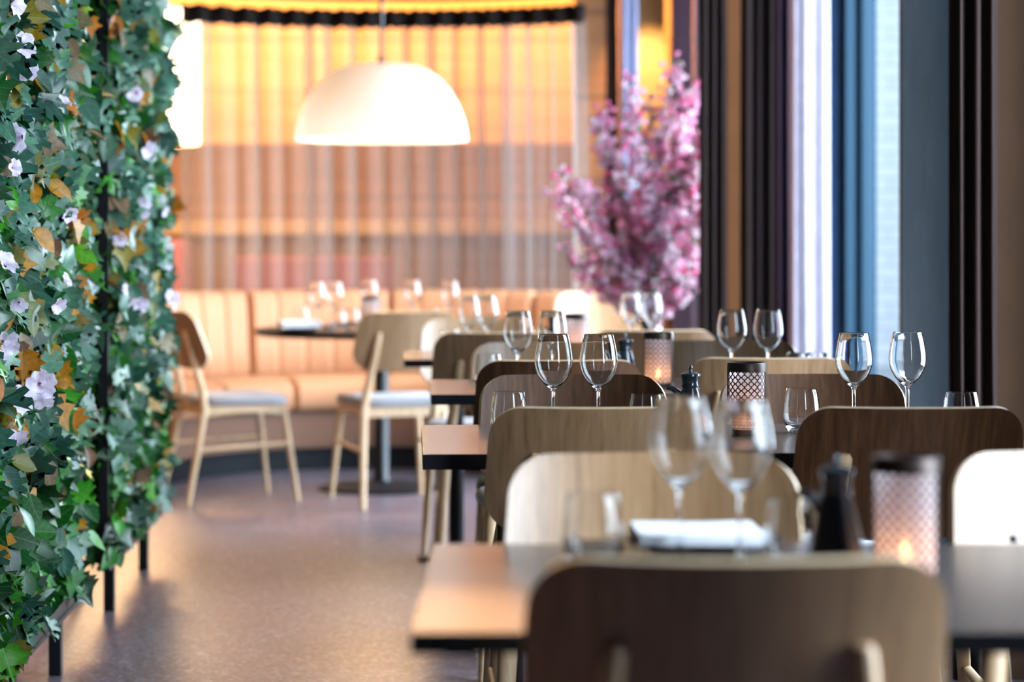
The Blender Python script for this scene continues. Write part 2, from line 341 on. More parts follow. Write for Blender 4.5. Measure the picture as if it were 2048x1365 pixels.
# ------------------------------------------------------------------ curtains
def drape(name, x0, x1, y, z0, z1, mat_, folds, amp, label, cat='curtain', group=None, seed=0, flare=.0, dy=0):
    rnd = random.Random(seed); b = MB(); L_ = x1-x0; nu = folds*14; ph = [rnd.uniform(-.5, .5) for _ in range(folds+2)]; am = [rnd.uniform(.6, 1.2) for _ in range(folds+2)]
    def fn(u, v):
        k = u*folds; i = int(min(k, folds-1e-6)); 
        a_ = amp*am[i]*(.75+.35*(1-v)); ang = 2*PI*(k+.12*math.sin(v*3+ph[i]))
        x = x0+L_*(u+(flare*(1-v))*(u-.5)*0.6) + .25*a_*math.sin(2*ang)
        return (x, y+dy*u+a_*math.sin(ang), z0+(z1-z0)*v)
    b.grid(fn, nu, 14); o = b.obj(name, mat_, smooth=True, angle=None)
    sm = o.modifiers.new('thickness', 'SOLIDIFY'); sm.thickness = .004
    return tag(o, label, cat, group)
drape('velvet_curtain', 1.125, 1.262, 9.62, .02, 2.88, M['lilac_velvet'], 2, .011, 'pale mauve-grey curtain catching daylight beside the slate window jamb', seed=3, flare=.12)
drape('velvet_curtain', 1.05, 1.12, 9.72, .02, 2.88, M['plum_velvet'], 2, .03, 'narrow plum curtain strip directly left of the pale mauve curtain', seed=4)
drape('velvet_curtain', .925, 1.06, 9.80, .02, 2.88, M['shade_brown'], 3, .035, 'shade-darkened curtain between the brown wall strip and the plum curtain', seed=5)
drape('velvet_curtain', .762, .872, 9.86, .02, 2.88, M['shade_brown'], 3, .03, 'shade-darkened curtain whose edge cuts off the pink blossoms', seed=6)
drape('velvet_curtain', 1.145, 1.268, 6.33, .02, 2.88, M['shade_brown'], 3, .03, 'dark brown curtain hanging before the brown pier nearest the camera', seed=8)
drape('velvet_curtain', 1.00, 1.24, 13.3, .02, 2.88, M['blue_velvet'], 4, .04, 'mauve-grey curtain strip just right behind the blossoms', seed=9)
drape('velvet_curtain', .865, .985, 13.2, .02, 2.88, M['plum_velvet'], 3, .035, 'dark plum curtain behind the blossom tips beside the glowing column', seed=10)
drape('velvet_curtain', .590, .690, 13.3, .02, 2.88, M['blue_velvet'], 2, .03, 'blue-grey curtain strip left of the glowing ochre column', seed=11)
drape('velvet_curtain', .520, .585, 13.4, .02, 2.88, M['shade_brown'], 2, .03, 'thin dark brown curtain strip at the end of the timber wall', seed=12)

BC = (-.65, 11.3)   # centre of the round booth
def arc(r, deg): a = math.radians(deg); return (BC[0]+r*math.cos(a), BC[1]+r*math.sin(a))
sc = empty('sheer_curtain', (BC[0], BC[1], 0))
rnd = random.Random(5)
A0, A1 = 128.5, 53.0; NF = 17
def sheer_fn(u, v):
    k = u*NF; i = int(min(k, NF-1e-6)); rr_ = random.Random(i*13+5); am = rr_.uniform(.45, 1.25); ph = rr_.uniform(-.9, .9)
    ang = 2*PI*k; amp = .062*am*(1.05-.25*v)
    deg = A0+(A1-A0)*(u+.018*math.sin(ang+1.2+ph)*am+.006*math.sin(2*ang+ph)*am+.004*math.sin(v*4+ph))
    r = 1.72+amp*math.sin(ang)+.004*math.sin(v*7+i); a = math.radians(deg)
    return (r*math.cos(a), r*math.sin(a), .05+2.255*v)
b = MB(); b.grid(sheer_fn, NF*16, 10); b.obj('voile', M['sheer'], sc, angle=None)
def head_fn(u, v):
    ang = 2*PI*u*NF; r = 1.72+.03*math.sin(ang); a = math.radians(A0+(A1-A0)*u)
    return (r*math.cos(a), r*math.sin(a), 2.30+.10*v+.006*math.sin(2*ang))
b = MB(); b.grid(head_fn, NF*12, 2); o = b.obj('header_tape', M['header'], sc, angle=None); sm = o.modifiers.new('t', 'SOLIDIFY'); sm.thickness = .01
b = MB(); b.tube([((1.72)*math.cos(math.radians(a)), 1.72*math.sin(math.radians(a)), 2.455) for a in range(48, 134, 3)], .014, 8)
b.obj('curtain_rail', M['black_metal'], sc)
for a in (50, 78, 104, 131):
    b = MB(); x, y = 1.72*math.cos(math.radians(a)), 1.72*math.sin(math.radians(a)); b.tube([(x, y, 2.46), (x, y, 2.9)], .008, 8); b.obj('rail_hanger', M['black_metal'], sc)
tag(sc, 'long sheer grey voile curtain with black header curving behind the booth', 'curtain')

# ------------------------------------------------------------------ curved banquette
bq = empty('curved_banquette', (BC[0], BC[1], 0))
mods = [172, 145, 118.5, 90, 60, 33]
def ring(b, prof_fn, a0, a1, n, close_ends=True):
    """sweep a closed profile [(r,z)] round the booth; prof_fn(t) returns it"""
    k = len(prof_fn(0, a0)); vs = []
    for i in range(n+1):
        t = i/n; deg = a0+(a1-a0)*t; a = math.radians(deg)
        for (r, z) in prof_fn(t, deg): vs.append((r*math.cos(a), r*math.sin(a), z))
    fs = [(i*k+j, i*k+(j+1) % k, (i+1)*k+(j+1) % k, (i+1)*k+j) for i in range(n) for j in range(k)]
    if close_ends: fs += [tuple(range(k-1, -1, -1)), tuple(n*k+j for j in range(k))]
    b.add(vs, fs)
for q in range(5):
    a0, a1 = mods[q]-.15, mods[q+1]+.15
    b = MB()
    def pf(t, deg):
        e = min(t, 1-t)*28; rd = .022*max(0, 1-e)**2
        return [(.93+rd, .30), (.905+rd, .33), (.90+rd, .40), (.92+rd, .445-rd), (.99, .468-rd), (1.15, .472-rd), (1.35, .462-rd), (1.52, .455-rd), (1.52, .30)]
    ring(b, pf, a0, a1, 30); b.obj('seat_cushion', M['leather'], bq, angle=60)
    b = MB()
    def pb(t, deg):
        c = 5; ph = (t*c) % 1; g = math.exp(-((ph if ph < .5 else 1-ph)/.07)**2)*.010
        e = min(t, 1-t)*30; g += .028*max(0, 1-e)**2
        return [(1.50, .44), (1.46+g, .47), (1.475+g, .60), (1.49+g, .75), (1.505+g, .84), (1.52+g, .875-g), (1.545, .893-g*.8), (1.58, .895-g*.8), (1.605, .87), (1.61, .44)]
    ring(b, pb, a0, a1, 90); b.obj('backrest', M['leather'], bq, angle=60)
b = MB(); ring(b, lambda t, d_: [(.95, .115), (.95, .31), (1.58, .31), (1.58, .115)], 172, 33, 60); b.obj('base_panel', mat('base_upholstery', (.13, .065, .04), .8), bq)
b = MB(); ring(b, lambda t, d_: [(.98, 0), (.98, .115), (1.58, .115), (1.58, 0)], 172, 33, 60); b.obj('plinth', M['black_edge'], bq)
tag(bq, 'curved tan leather banquette with channelled back below the sheer curtain', 'banquette')

# booths seen through the voile
def bench(x0, x1, y, h, mt, label):
    b = MB(); b.box(x0, x1, y, y+.14, 0, h); b.box(x0, x1, y-.42, y, .0, .46); o = b.obj('booth_bench', mt, bevel=.03); return tag(o, label, 'bench', 'booth benches behind the sheer curtain')
bench(-2.75, -1.95, 14.6, 1.16, M['rosy'], 'dusty rose booth bench showing left of the sheer curtain')
bench(-1.75, -.75, 15.2, 1.05, M['rosy'], 'dim rose booth bench seen through the sheer curtain')

# ------------------------------------------------------------------ lamps
dl = empty('dome_pendant', (-.61, 11.3, 1.63))
b = MB()
outer = [(.403, 0), (.398, .04), (.385, .10), (.360, .165), (.322, .23), (.275, .285), (.22, .325), (.165, .347), (.10, .356), (.02, .358)]
inner = [(r-.008, z-.004) for r, z in outer[::-1]]; inner[-1] = (.395, .002)
b.lathe(outer+inner, 64); b.obj('lamp_shade', M['enamel'], dl)
b = MB(); b.tube([(0, 0, .358), (0, 0, 1.27)], .009, 8); b.tube([(0, 0, .352), (0, 0, .40)], [.02, .012], 12); b.obj('cord', M['black_metal'], dl)
b = MB(); b.lathe([(0, -.06), (.04, -.045), (.055, 0), (.045, .04), (.02, .09), (0, .09)], 24, c=(0, 0, .16)); b.obj('bulb', M['bulb'], dl)
tag(dl, 'large white dome pendant lamp hanging over the round table', 'lamp')
light('dome_light', 'POINT', (-.61, 11.3, 1.70), 38, (1, .62, .30), shadow_soft_size=.06)
dr = empty('drum_pendant', (-2.16, 13.6, 1.70))
b = MB(); b.lathe([(.40, 0), (.40, .74), (.392, .74), (.392, 0)], 48, close=True); b.obj('lamp_shade', M['drum'], dr)
b = MB(); b.tube([(0, 0, .45), (0, 0, 1.2)], .008, 8); b.tube([(-.395, 0, .6), (.395, 0, .6)], .005, 6); b.tube([(0, -.395, .6), (0, .395, .6)], .005, 6); b.obj('cord', M['black_metal'], dr)
tag(dr, 'glowing white drum lampshade between the green trellis and the sheer curtain', 'lamp')
light('drum_light', 'POINT', (-2.16, 13.6, 1.62), 28, (1, .60, .26), shadow_soft_size=.2)

# ------------------------------------------------------------------ chair
def build_chair(veneer, kind):
    root = empty('dining_chair')
    # back panel
    R = []; zs = []; H0, H1 = .598, .857
    K = 30
    for j in range(K+1):
        v = .5-.5*math.cos(PI*j/K); z = H0+(H1-H0)*v
        hw = .229-.016*v; rt, rb = .058, .085
        if z > H1-rt: q = (z-(H1-rt))/rt; hw -= rt*(1-math.sqrt(max(0, 1-q*q)))
        if z < H0+rb: q = ((H0+rb)-z)/rb; hw -= rb*(1-math.sqrt(max(0, 1-q*q)))*1.15
        zs.append(z); R.append(hw)
    nu = 24; th = .0115; b = MB(); fr = []; bk = []
    for j, z in enumerate(zs):
        yc = -.235-.075*((z-H0)/(H1-H0)) - .012*((z-H0)/(H1-H0))**2
        for i in range(nu+1):
            x = R[j]*(2*i/nu-1); nx = x/.229; y = yc+.062*nx*nx
            sl = 2*.062*x/.229**2; nl = math.hypot(sl, 1)
            fr.append((x, y, z)); bk.append((x+th*sl/nl, y-th/nl, z-.003))
    W = nu+1; n0 = len(fr); vs = fr+bk; fs = []; ms = []
    for j in range(K):
        for i in range(nu):
            a = j*W+i
            fs.append((a, a+W, a+W+1, a+1)); ms.append(0); fs.append((n0+a, n0+a+1, n0+a+W+1, n0+a+W)); ms.append(0)
    loop = [i for i in range(W)] + [j*W+nu for j in range(1, K+1)] + [K*W+i for i in range(nu-1, -1, -1)] + [j*W for j in range(K-1, 0, -1)]
    for q in range(len(loop)):
        a, c = loop[q], loop[(q+1) % len(loop)]; fs.append((a, c, n0+c, n0+a)); ms.append(1)
    b.add(vs, fs, ms); o = b.obj('backrest', [veneer, M['plyedge']], root, angle=50)
    for sx in (-1, 1):
        sb = MB(); sb.lathe([(0, .003), (.004, .003), (.0065, 0), (.0065, -.004), (0, -.004)], 12)
        s_ = sb.obj('screw', M['dark_steel'], o); s_.location = (sx*.125, -.235-.075*.5-.003+.0185+.002, .727); s_.rotation_euler = (-PI/2-.28, 0, 0)
    # seat
    b = MB(); nU = 48; prof = [(.93, .436), (.99, .442), (1.0, .455), (.985, .468), (.93, .477), (.6, .478), (.2, .474), (0, .473)]
    def ol(a):
        c, s_ = math.cos(a), math.sin(a); e = .42
        x = math.copysign(abs(c)**e, c); y = math.copysign(abs(s_)**e, s_)
        return x*(.205+.022*y), y*.203-.012
    vs = []
    for (k, z) in prof:
        for i in range(nU): x, y = ol(2*PI*i/nU); vs.append((x*k, y*k, z + .010*(abs(y/.215)**3)*(1 if y > 0 else .3)*(-.6)))
    fs = [(j*nU+i, j*nU+(i+1) % nU, (j+1)*nU+(i+1) % nU, (j+1)*nU+i) for j in range(len(prof)-1) for i in range(nU)] + [tuple(range(nU-1, -1, -1))]
    b.add(vs, fs); b.obj('seat', M['felt'], root, angle=70)
    # apron
    b = MB()
    b.box(-.178, .178, .144, .162, .385, .433); b.box(-.165, .165, -.205, -.186, .392, .433)
    for sx in (-1, 1):
        def rl(t, s2, z): x = sx*(.172+.012*t)+s2*.009; return (x, -.2+.355*t, z)
        vs = []; n = 8
        for i in range(n+1):
            t = i/n; zb = .388+.014*math.sin(PI*t)
            vs += [rl(t, -1, zb), rl(t, 1, zb), rl(t, 1, .433), rl(t, -1, .433)]
        fs = [(i*4+j, i*4+(j+1) % 4, (i+1)*4+(j+1) % 4, (i+1)*4+j) for i in range(n) for j in range(4)]+[(3, 2, 1, 0), (n*4, n*4+1, n*4+2, n*4+3)]
        b.add(vs, fs)
    b.obj('seat_frame', M['oak'], root, angle=30)
    for sx in (-1, 1):
        b = MB(); b.tube([(sx*.205, -.29, 0), (sx*.192, -.245, .22), (sx*.180, -.208, .42), (sx*.166, -.212, .50), (sx*.150, -.238, .605), (sx*.136, -.264, .70), (sx*.130, -.281, .755), (sx*.130, -.284, .763)],
                         [.0115, .015, .018, .017, .0145, .013, .012, .007], 12, flat=1.15, flataxis=(1, 0, 0)); b.obj('leg', M['oak'], root, angle=50)
        b = MB(); b.tube([(sx*.212, .215, 0), (sx*.195, .185, .22), (sx*.178, .155, .425)], [.0105, .014, .0175], 12); b.obj('leg', M['oak'], root, angle=50)
        b = MB(); b.tube([(sx*.193, -.238, .245), (sx*.196, .180, .262)], .0095, 10, flat=1.4, flataxis=(1, 0, 0)); b.obj('stretcher', M['oak'], root, angle=50)
    return root
def chair(x, y, rz, label, group='veneer-backed dining chairs', v='veneer', sc=1.0):
    return place('chair_'+v, lambda: build_chair(M[v], v), label, 'chair', group, (x, y, 0), rz, sc)
YAW = math.radians(2.4)
# near-side chairs show their backs (local +y points away from the camera), far-side chairs face it
def near(cx, dback, label, **kw): a = kw.pop('rz', YAW); return chair(cx-.30*math.sin(a)*0, dback+.30, a, label, **kw)
def far(cx, dback, label, **kw): a = kw.pop('rz', YAW)+PI; return chair(cx, dback-.30, a, label, **kw)
near(.236, 2.50, 'oak-veneer chair with its back to the camera, nearest and largest in front', rz=.0)
far(.206, 3.67, 'chair facing the camera across the nearest table behind the white napkin', rz=-.02)
far(.885, 3.71, 'chair facing the camera, cut by the frame, beyond the nearest lantern', rz=.0)
near(.165, 4.68, 'oak-veneer chair backing the camera below the two sharp wine glasses')
near(.775, 4.68, 'shade-darkened chair backing the camera below the sharp glasses by the slate wall', v='veneer_dark', rz=.01)
far(.155, 5.74, 'shade-darkened chair facing the camera, seen through the two sharp wine glasses', v='veneer_dark')
far(.72, 5.75, 'shade-darkened chair facing the camera behind the lattice lantern and sharp tumbler', v='veneer_dark')
near(.115, 6.42, 'shade-darkened chair backing the camera at the left of the third table', v='veneer_dark')
near(.70, 6.54, 'tan chair backing the camera behind the sharp lattice lantern', rz=-.02)
far(.105, 7.46, 'pale-lit chair facing the camera behind the left pair of third-table wine glasses')
far(.69, 7.60, 'pale-lit chair facing the camera behind the lilac-curtain pair of wine glasses')
near(-.058, 8.22, 'beige chair backing the camera at the left of the fourth table')
near(.485, 8.42, 'beige chair backing the camera below the pink blossoms')
far(-.125, 9.52, 'pale chair facing the camera, half hidden behind the round-table chair')
chair(.47, 11.55, PI+.1, 'white-lit chair facing the camera at the end of the banquette, left of the blossoms', sc=1.06)
# chairs at the round table
chair(-.545, 10.77, math.atan2(.33, .94), 'oak chair backing the camera at the round table, turned slightly left')
chair(-1.235, 10.86, math.atan2(.41, .91)-PI/2, 'oak chair seen from the side beside the green trellis')
# chairs beyond the trellis
chair(-1.70, 7.79, PI/2, 'chair behind the far trellis panel, only a pale leg showing', 'chairs beyond the trellis')
chair(-1.675, 6.44, PI/2, 'chair behind the near trellis panel, only a pale leg showing', 'chairs beyond the trellis')

# ------------------------------------------------------------------ tables
def table(x, y, wd, dp, a, label, th=.030):
    """x, y = near left corner of the top"""
    t = empty('dining_table', (x, y, 0), a)
    b = MB(); b.box(0, wd, 0, dp, .75-th, .75)
    b.m = [1, 0, 1, 1, 1, 1]; b.obj('tabletop', [M['laminate'], M['black_edge']], t, smooth=False, bevel=.0015)
    b = MB(); b.box(.17, wd-.17, dp/2-.03, dp/2+.03, .70, .75-th)
    b.box(.16, .22, .12, dp-.12, .705, .75-th); b.box(wd-.22, wd-.16, .12, dp-.12, .705, .75-th); b.obj('table_frame', M['black_edge'], t, smooth=False)
    for x0 in (.19, wd-.19):
        b = MB(); b.tube([(x0, dp/2, .012), (x0, dp/2, .75-th)], .028, 20); b.obj('pedestal', M['black_edge'], t)
        b = MB(); b.box(x0-.035, x0+.035, .10, dp-.10, 0, .012); b.box(x0-.14, x0+.14, dp/2-.035, dp/2+.035, 0, .012); b.obj('foot_plate', M['black_edge'], t, smooth=False, bevel=.002)
    return tag(t, label, 'table', 'dining tables in a row')
TZ = .75
table(-.112, 2.67, 1.34, .765, 0, 'nearest dining table with golden-lit corner, napkin and lantern on it', .024)
table(-.178, 4.83, 1.28, .75, YAW, 'second dining table from the camera, with the sharp glasses', .031)
table(-.222, 6.63, 1.22, .69, YAW, 'third dining table from the camera, pinkish end showing', .028)
table(-.379, 8.48, 1.15, .66, YAW, 'fourth dining table, end showing before the round-table chair', .027)
rt = empty('round_table', (-.61, 11.3, 0))
b = MB(); b.lathe([(0, .722), (.575, .722), (.588, .728), (.590, .746), (.585, .75), (0, .75)], 72); b.obj('tabletop', M['black_edge'], rt)
b = MB(); b.lathe([(0, .722), (.12, .722), (.12, .71), (.035, .70), (.035, .06), (.045, .04), (0, .04)], 32); b.obj('pedestal', M['black_metal'], rt)
b = MB(); b.lathe([(0, .04), (.05, .038), (.27, .018), (.29, .010), (.29, 0), (0, 0)], 48); b.obj('base', M['black_edge'], rt)
tag(rt, 'black round pedestal table in front of the curved banquette', 'table')
st = empty('side_table', (.60, 10.45, 0))
b = MB(); b.lathe([(0, .72), (.19, .72), (.20, .73), (.20, .75), (0, .75)], 40); b.obj('tabletop', M['veneer_dark'], st)
b = MB(); b.lathe([(0, .72), (.02, .72), (.02, .03), (.15, .015), (.15, 0), (0, 0)], 24); b.obj('pedestal', M['black_metal'], st)
tag(st, 'small round side table carrying the blossom vase', 'table')

# ------------------------------------------------------------------ glassware
def build_wine():
    b = MB()
    out = [(0, 0), (.037, 0), (.0375, .0015), (.030, .0035), (.012, .0065), (.0048, .012), (.0038, .03), (.0036, .07), (.0042, .092), (.0075, .1005), (.017, .1075), (.028, .119), (.0365, .134), (.0410, .150), (.0418, .162), (.0405, .178), (.0370, .198), (.0322, .2195), (.0318, .220)]
    inn = [(.0310, .2195), (.0358, .198), (.0393, .178), (.0406, .162), (.0398, .150), (.0352, .1345), (.0266, .1200), (.0158, .1098), (.006, .1050), (0, .1042)]
    b.lathe(out+inn, 48); o = b.obj('wine_glass', M['glass'], angle=60); return o
def build_tumbler():
    b = MB()
    out = [(0, 0), (.020, 0), (.029, .003), (.0365, .013), (.0405, .028), (.0412, .042), (.0395, .062), (.0362, .084), (.0335, .0965), (.0332, .097)]
    inn = [(.0322, .0965), (.0350, .084), (.0383, .062), (.0399, .042), (.0390, .029), (.0345, .0165), (.025, .0105), (0, .0095)]
    b.lathe(out+inn, 48); return b.obj('tumbler', M['glass'], angle=60)
def wine(px, d, label, group): X = (px-1024)*d/4836; return place('wine', build_wine, label, 'wine glass', group, (X, d, TZ+.0005))
def tumb(px, d, label, group): X = (px-1024)*d/4836; return place('tumbler', build_tumbler, label, 'tumbler', group, (X, d, TZ+.0005))
g1, g2, g3, g4, g5 = 'glasses on the nearest table', 'glasses on the second table', 'glasses on the third table', 'glasses on the fourth table', 'glasses on the round table'
wine(1360, 3.25, 'large blurred wine glass, left of the nearest pair, before the white napkin', g1)
wine(1481, 3.20, 'large blurred wine glass, right of the nearest pair, before the white napkin', g1)
wine(1107, 5.30, 'sharp wine glass, left of the pair standing behind the oak chair back', g2)
wine(1197, 5.30, 'sharp wine glass next to the black cruet side of the left pair', g2)
wine(1708, 5.38, 'sharp wine glass against the bright window, left of the slate-wall pair', g2)
wine(1815, 5.42, 'sharp wine glass seen against the slate wall alone', g2)
wine(1036, 6.90, 'third-table wine glass farther left, before the pale chair and banquette', g3)
wine(1104, 6.92, 'third-table wine glass beside the orange candle glow', g3)
wine(1463, 7.02, 'third-table wine glass against the dark curtains, the left one', g3)
wine(1536, 7.02, 'third-table wine glass against the dark curtains, nearer the lilac curtain', g3)
wine(938, 8.62, 'fourth-table wine glass left before the orange banquette', g4)
wine(974, 8.66, 'fourth-table wine glass right before the orange banquette', g4)
wine(1262, 8.95, 'fourth-table wine glass before the blossoms, farther from the dark curtain', g4)
wine(1303, 8.98, 'fourth-table wine glass before the blossoms, nearer the vase', g4)
wine(634, 11.0, 'round-table wine glass above the white napkin, leftmost of its row', g5)
wine(669, 11.15, 'round-table wine glass second from the trellis side', g5)
wine(739, 11.55, 'round-table wine glass behind the small dark lantern', g5)
wine(825, 11.45, 'round-table wine glass above the oak chair back', g5)
wine(900, 11.3, 'round-table wine glass farthest from the napkin plate', g5)
tumb(1186, 3.20, 'blurred tumbler left of the white napkin on the nearest table', g1)
tumb(1590, 3.12, 'blurred tumbler between the napkin plate and the nearest cruet', g1)
tumb(1018, 5.25, 'tumbler left of the sharp left pair of wine glasses', g2)
tumb(1294, 5.18, 'tumbler behind the oak chair back, left of the sharp black cruet', g2)
tumb(1603, 5.36, 'sharp tumbler beside the sharp lattice lantern', g2)
tumb(1922, 5.25, 'tumbler before the dark curtain by the brown pier', g2)
tumb(976, 6.90, 'third-table tumbler at the left before the pale chair', g3)
tumb(1598, 6.98, 'third-table tumbler just left of the lilac curtain', g3)
tumb(1634, 7.02, 'third-table tumbler below the lilac curtain', g3)
tumb(900, 8.75, 'fourth-table tumbler just left of its wine glass pair', g4)
tumb(603, 11.35, 'round-table tumbler behind the napkin plate', g5)
tumb(677, 10.92, 'round-table tumbler right of the napkin plate', g5)
tumb(703, 11.10, 'round-table tumbler left of the small dark lantern', g5)
tumb(862, 11.05, 'round-table tumbler above the chair back', g5)

# ------------------------------------------------------------------ lanterns with pierced quatrefoil sleeve
def build_lantern():
    root = empty('candle_lantern'); R0 = .0425; h0, h1 = .012, .142
    b = MB(); cols, rows = 18, 9; cw = 2*PI*R0/cols; ch = (h1-h0)/rows; seg = 24
    def mp(u, v, r): a = u/R0; return (r*math.cos(a), r*math.sin(a), v)
    def foil(cx, cy):
        vs = []
        for k in range(seg):
            t = 2*PI*k/seg; base = .50*cw*(1+.20*math.cos(4*t)); 
            ro = base*1.09; ri = base*1.09-.0026
            for (q, r) in ((ro, R0), (ri, R0), (ri, R0-.0012), (ro, R0-.0012)):
                u = cx+q*math.cos(t); v = cy+q*math.sin(t)*ch/cw; vs.append(mp(u, min(max(v, h0-.002), h1+.002), r))
        fs = []
        for k in range(seg):
            k2 = (k+1) % seg
            for j in range(4): fs.append((k*4+j, k2*4+j, k2*4+(j+1) % 4, k*4+(j+1) % 4))
        b.add(vs, fs)
    for i in range(cols):
        for j in range(rows): foil(i*cw, h0+(j+.5)*ch)
    b.obj('lattice_sleeve', M['lattice'], root, smooth=False)
    b = MB(); b.lathe([(.0435, .139), (.0435, .157), (.042, .159), (.038, .159), (.038, .141), (.0400, .139)], 48, close=True); b.obj('top_ring', M['lattice'], root)
    b = MB(); b.lathe([(0, 0), (.0435, 0), (.0435, .013), (.0415, .013), (.040, .004), (0, .004)], 48); b.obj('base', M['lattice'], root)
    b = MB(); b.lathe([(.0385, .006), (.0385, .140), (.0370, .140), (.0370, .006)], 48, close=True); b.obj('frosted_cylinder', M['frosted'], root)
    b = MB(); b.lathe([(0, .005), (.019, .005), (.019, .024), (.016, .025), (0, .0235)], 24); c = b.obj('candle', M['wax'], root)
    b = MB(); b.lathe([(0, .026), (.004, .029), (.0055, .035), (.0045, .043), (.002, .051), (0, .056)], 12); b.obj('flame', M['flame'], c)
    return root
def lantern(px, d, label, e=.06):
    X = (px-1024)*d/4836; o = place('lantern', build_lantern, label, 'candle lantern', 'candle lanterns on the tables', (X, d, TZ+.0005), random.uniform(0, 1))
    light('candle_light', 'POINT', (X, d, TZ+.045), e, (1, .42, .14), shadow_soft_size=.008); return o
lantern(1811, 3.06, 'large blurred lattice candle lantern on the nearest table')
lantern(1493, 5.30, 'sharp lattice candle lantern on the second table')
lantern(1316, 6.95, 'lattice candle lantern on the third table below the blossoms')
lantern(1153, 8.55, 'lattice candle lantern glowing orange on the fourth table', .35)
lantern(742, 11.0, 'small dark lattice candle lantern on the round table')

# ------------------------------------------------------------------ oil cruets
def build_cruet():
    root = empty('oil_cruet')
    b = MB(); b.lathe([(0, 0), (.040, 0), (.0425, .004), (.041, .012), (.030, .060), (.021, .098), (.0175, .108), (.0195, .112), (.0195, .114), (0, .114)], 40)
    b.obj('body', M['cruet'], root)
    b = MB(); b.tube([(-.020, 0, .088), (-.030, 0, .100), (-.040, 0, .107), (-.052, 0, .108)], [.010, .007, .0055, .0042], 12); b.obj('spout', M['cruet'], root)
    b = MB(); b.lathe([(0, .114), (.0185, .114), (.0175, .120), (.020, .131), (.0225, .134), (.0215, .138), (.012, .142), (.004, .1435), (.0032, .147), (.0048, .151), (.003, .156), (0, .157)], 32); b.obj('lid', M['cruet'], root)
    return root
def cruet(px, d, label, a=0): X = (px-1024)*d/4836; return place('cruet', build_cruet, label, 'cruet', 'black oil cruets', (X, d, TZ+.0005), a)
cruet(1672, 3.10, 'blurred blue-black oil cruet left of the nearest lantern', .1)
cruet(1381, 5.22, 'sharp black oil cruet left of the sharp lantern', 0)
cruet(1250, 6.90, 'steel-blue oil cruet left of the third-table lantern', .5)
cruet(1103, 8.60, 'far black oil cruet left of the orange-glowing lantern', .3)

# ------------------------------------------------------------------ plates and napkins
def build_plate(m_, r=.108):
    b = MB(); b.lathe([(0, .002), (r*.6, .0), (r*.66, .001), (r*.95, .013), (r, .0155), (r, .018), (r*.93, .017), (r*.66, .006), (0, .005)], 56); return b.obj('plate', m_)
p = build_plate(M['plate']); p.location = (*P(1408, 0, 3.34)[:2], TZ+.0005); tag(p, 'black plate under the white napkin on the nearest table', 'plate')
def napkin(loc, rz, wx, wy, label, layers=4):
    b = MB(); rnd = random.Random(3)
    for k in range(layers):
        z = k*.0032; e = rnd.uniform(-.003, .003)
        def top(u, v): return (wx*(u-.5)+e, wy*(v-.5)-e, z+.0028+.0008*math.sin(u*7+k)*math.sin(v*5))
        def bot(u, v): return (wx*(u-.5)+e, wy*(.5-v)-e, z)
        vs = []; n = 10; per = []
        b.grid(top, n, n); b.grid(bot, 1, 1)
        pts = [(i/n, 0) for i in range(n)]+[(1, i/n) for i in range(n)]+[(1-i/n, 1) for i in range(n)]+[(0, 1-i/n) for i in range(n)]
        q = [top(u, v) for u, v in pts]+[(top(u, v)[0], top(u, v)[1], z) for u, v in pts]; L4 = len(pts)
        b.add(q, [(i, L4+i, L4+(i+1) % L4, (i+1) % L4) for i in range(L4)])
    o = b.obj('napkin', M['linen'], angle=50); o.location = loc; o.rotation_euler = (0, 0, rz); return tag(o, label, 'napkin')
napkin((P(1392, 0, 3.34)[0], 3.34, TZ+.0185), .05, .170, .150, 'folded white napkin on the black plate of the nearest table', 5)
p = build_plate(M['plate'], .10); p.location = (P(598, 0, 10.95)[0], 10.95, TZ+.0005); tag(p, 'dark plate under the white napkin on the round table', 'plate')
napkin((P(598, 0, 10.95)[0], 10.95, TZ+.0185), .3, .18, .15, 'white napkin on the dark plate of the round table', 9)

# ------------------------------------------------------------------ green trellis panels
def leaf_shape(kind):
    """outline in (x, y) from stem (0,0) to tip (0,1)"""
    if kind == 'ivy':
        half = [(.05, .02), (.20, -.10), (.44, .02), (.30, .22), (.56, .42), (.30, .52), (.17, .66), (0, 1.0)]
    elif kind == 'geranium':
        half = [(.04, .04), (.24, -.12), (.34, .04), (.28, .14), (.52, .10), (.60, .28), (.38, .34), (.58, .50), (.50, .66), (.30, .52), (.32, .80), (.20, .90), (.12, .68), (0, .98)]
    elif kind == 'oval':
        half = [(.04, .03), (.18, .14), (.30, .36), (.28, .58), (.17, .80), (0, 1.0)]
    else:   # maple
        half = [(.04, .02), (.16, -.06), (.40, .05), (.36, .18), (.60, .36), (.42, .42), (.44, .58), (.24, .54), (.20, .74), (.09, .76), (0, 1.0)]
    return half+[(-x, y) for x, y in half[-2::-1]]+[(0, .0)]
SH = {k: leaf_shape(k) for k in ('ivy', 'geranium', 'oval', 'maple')}
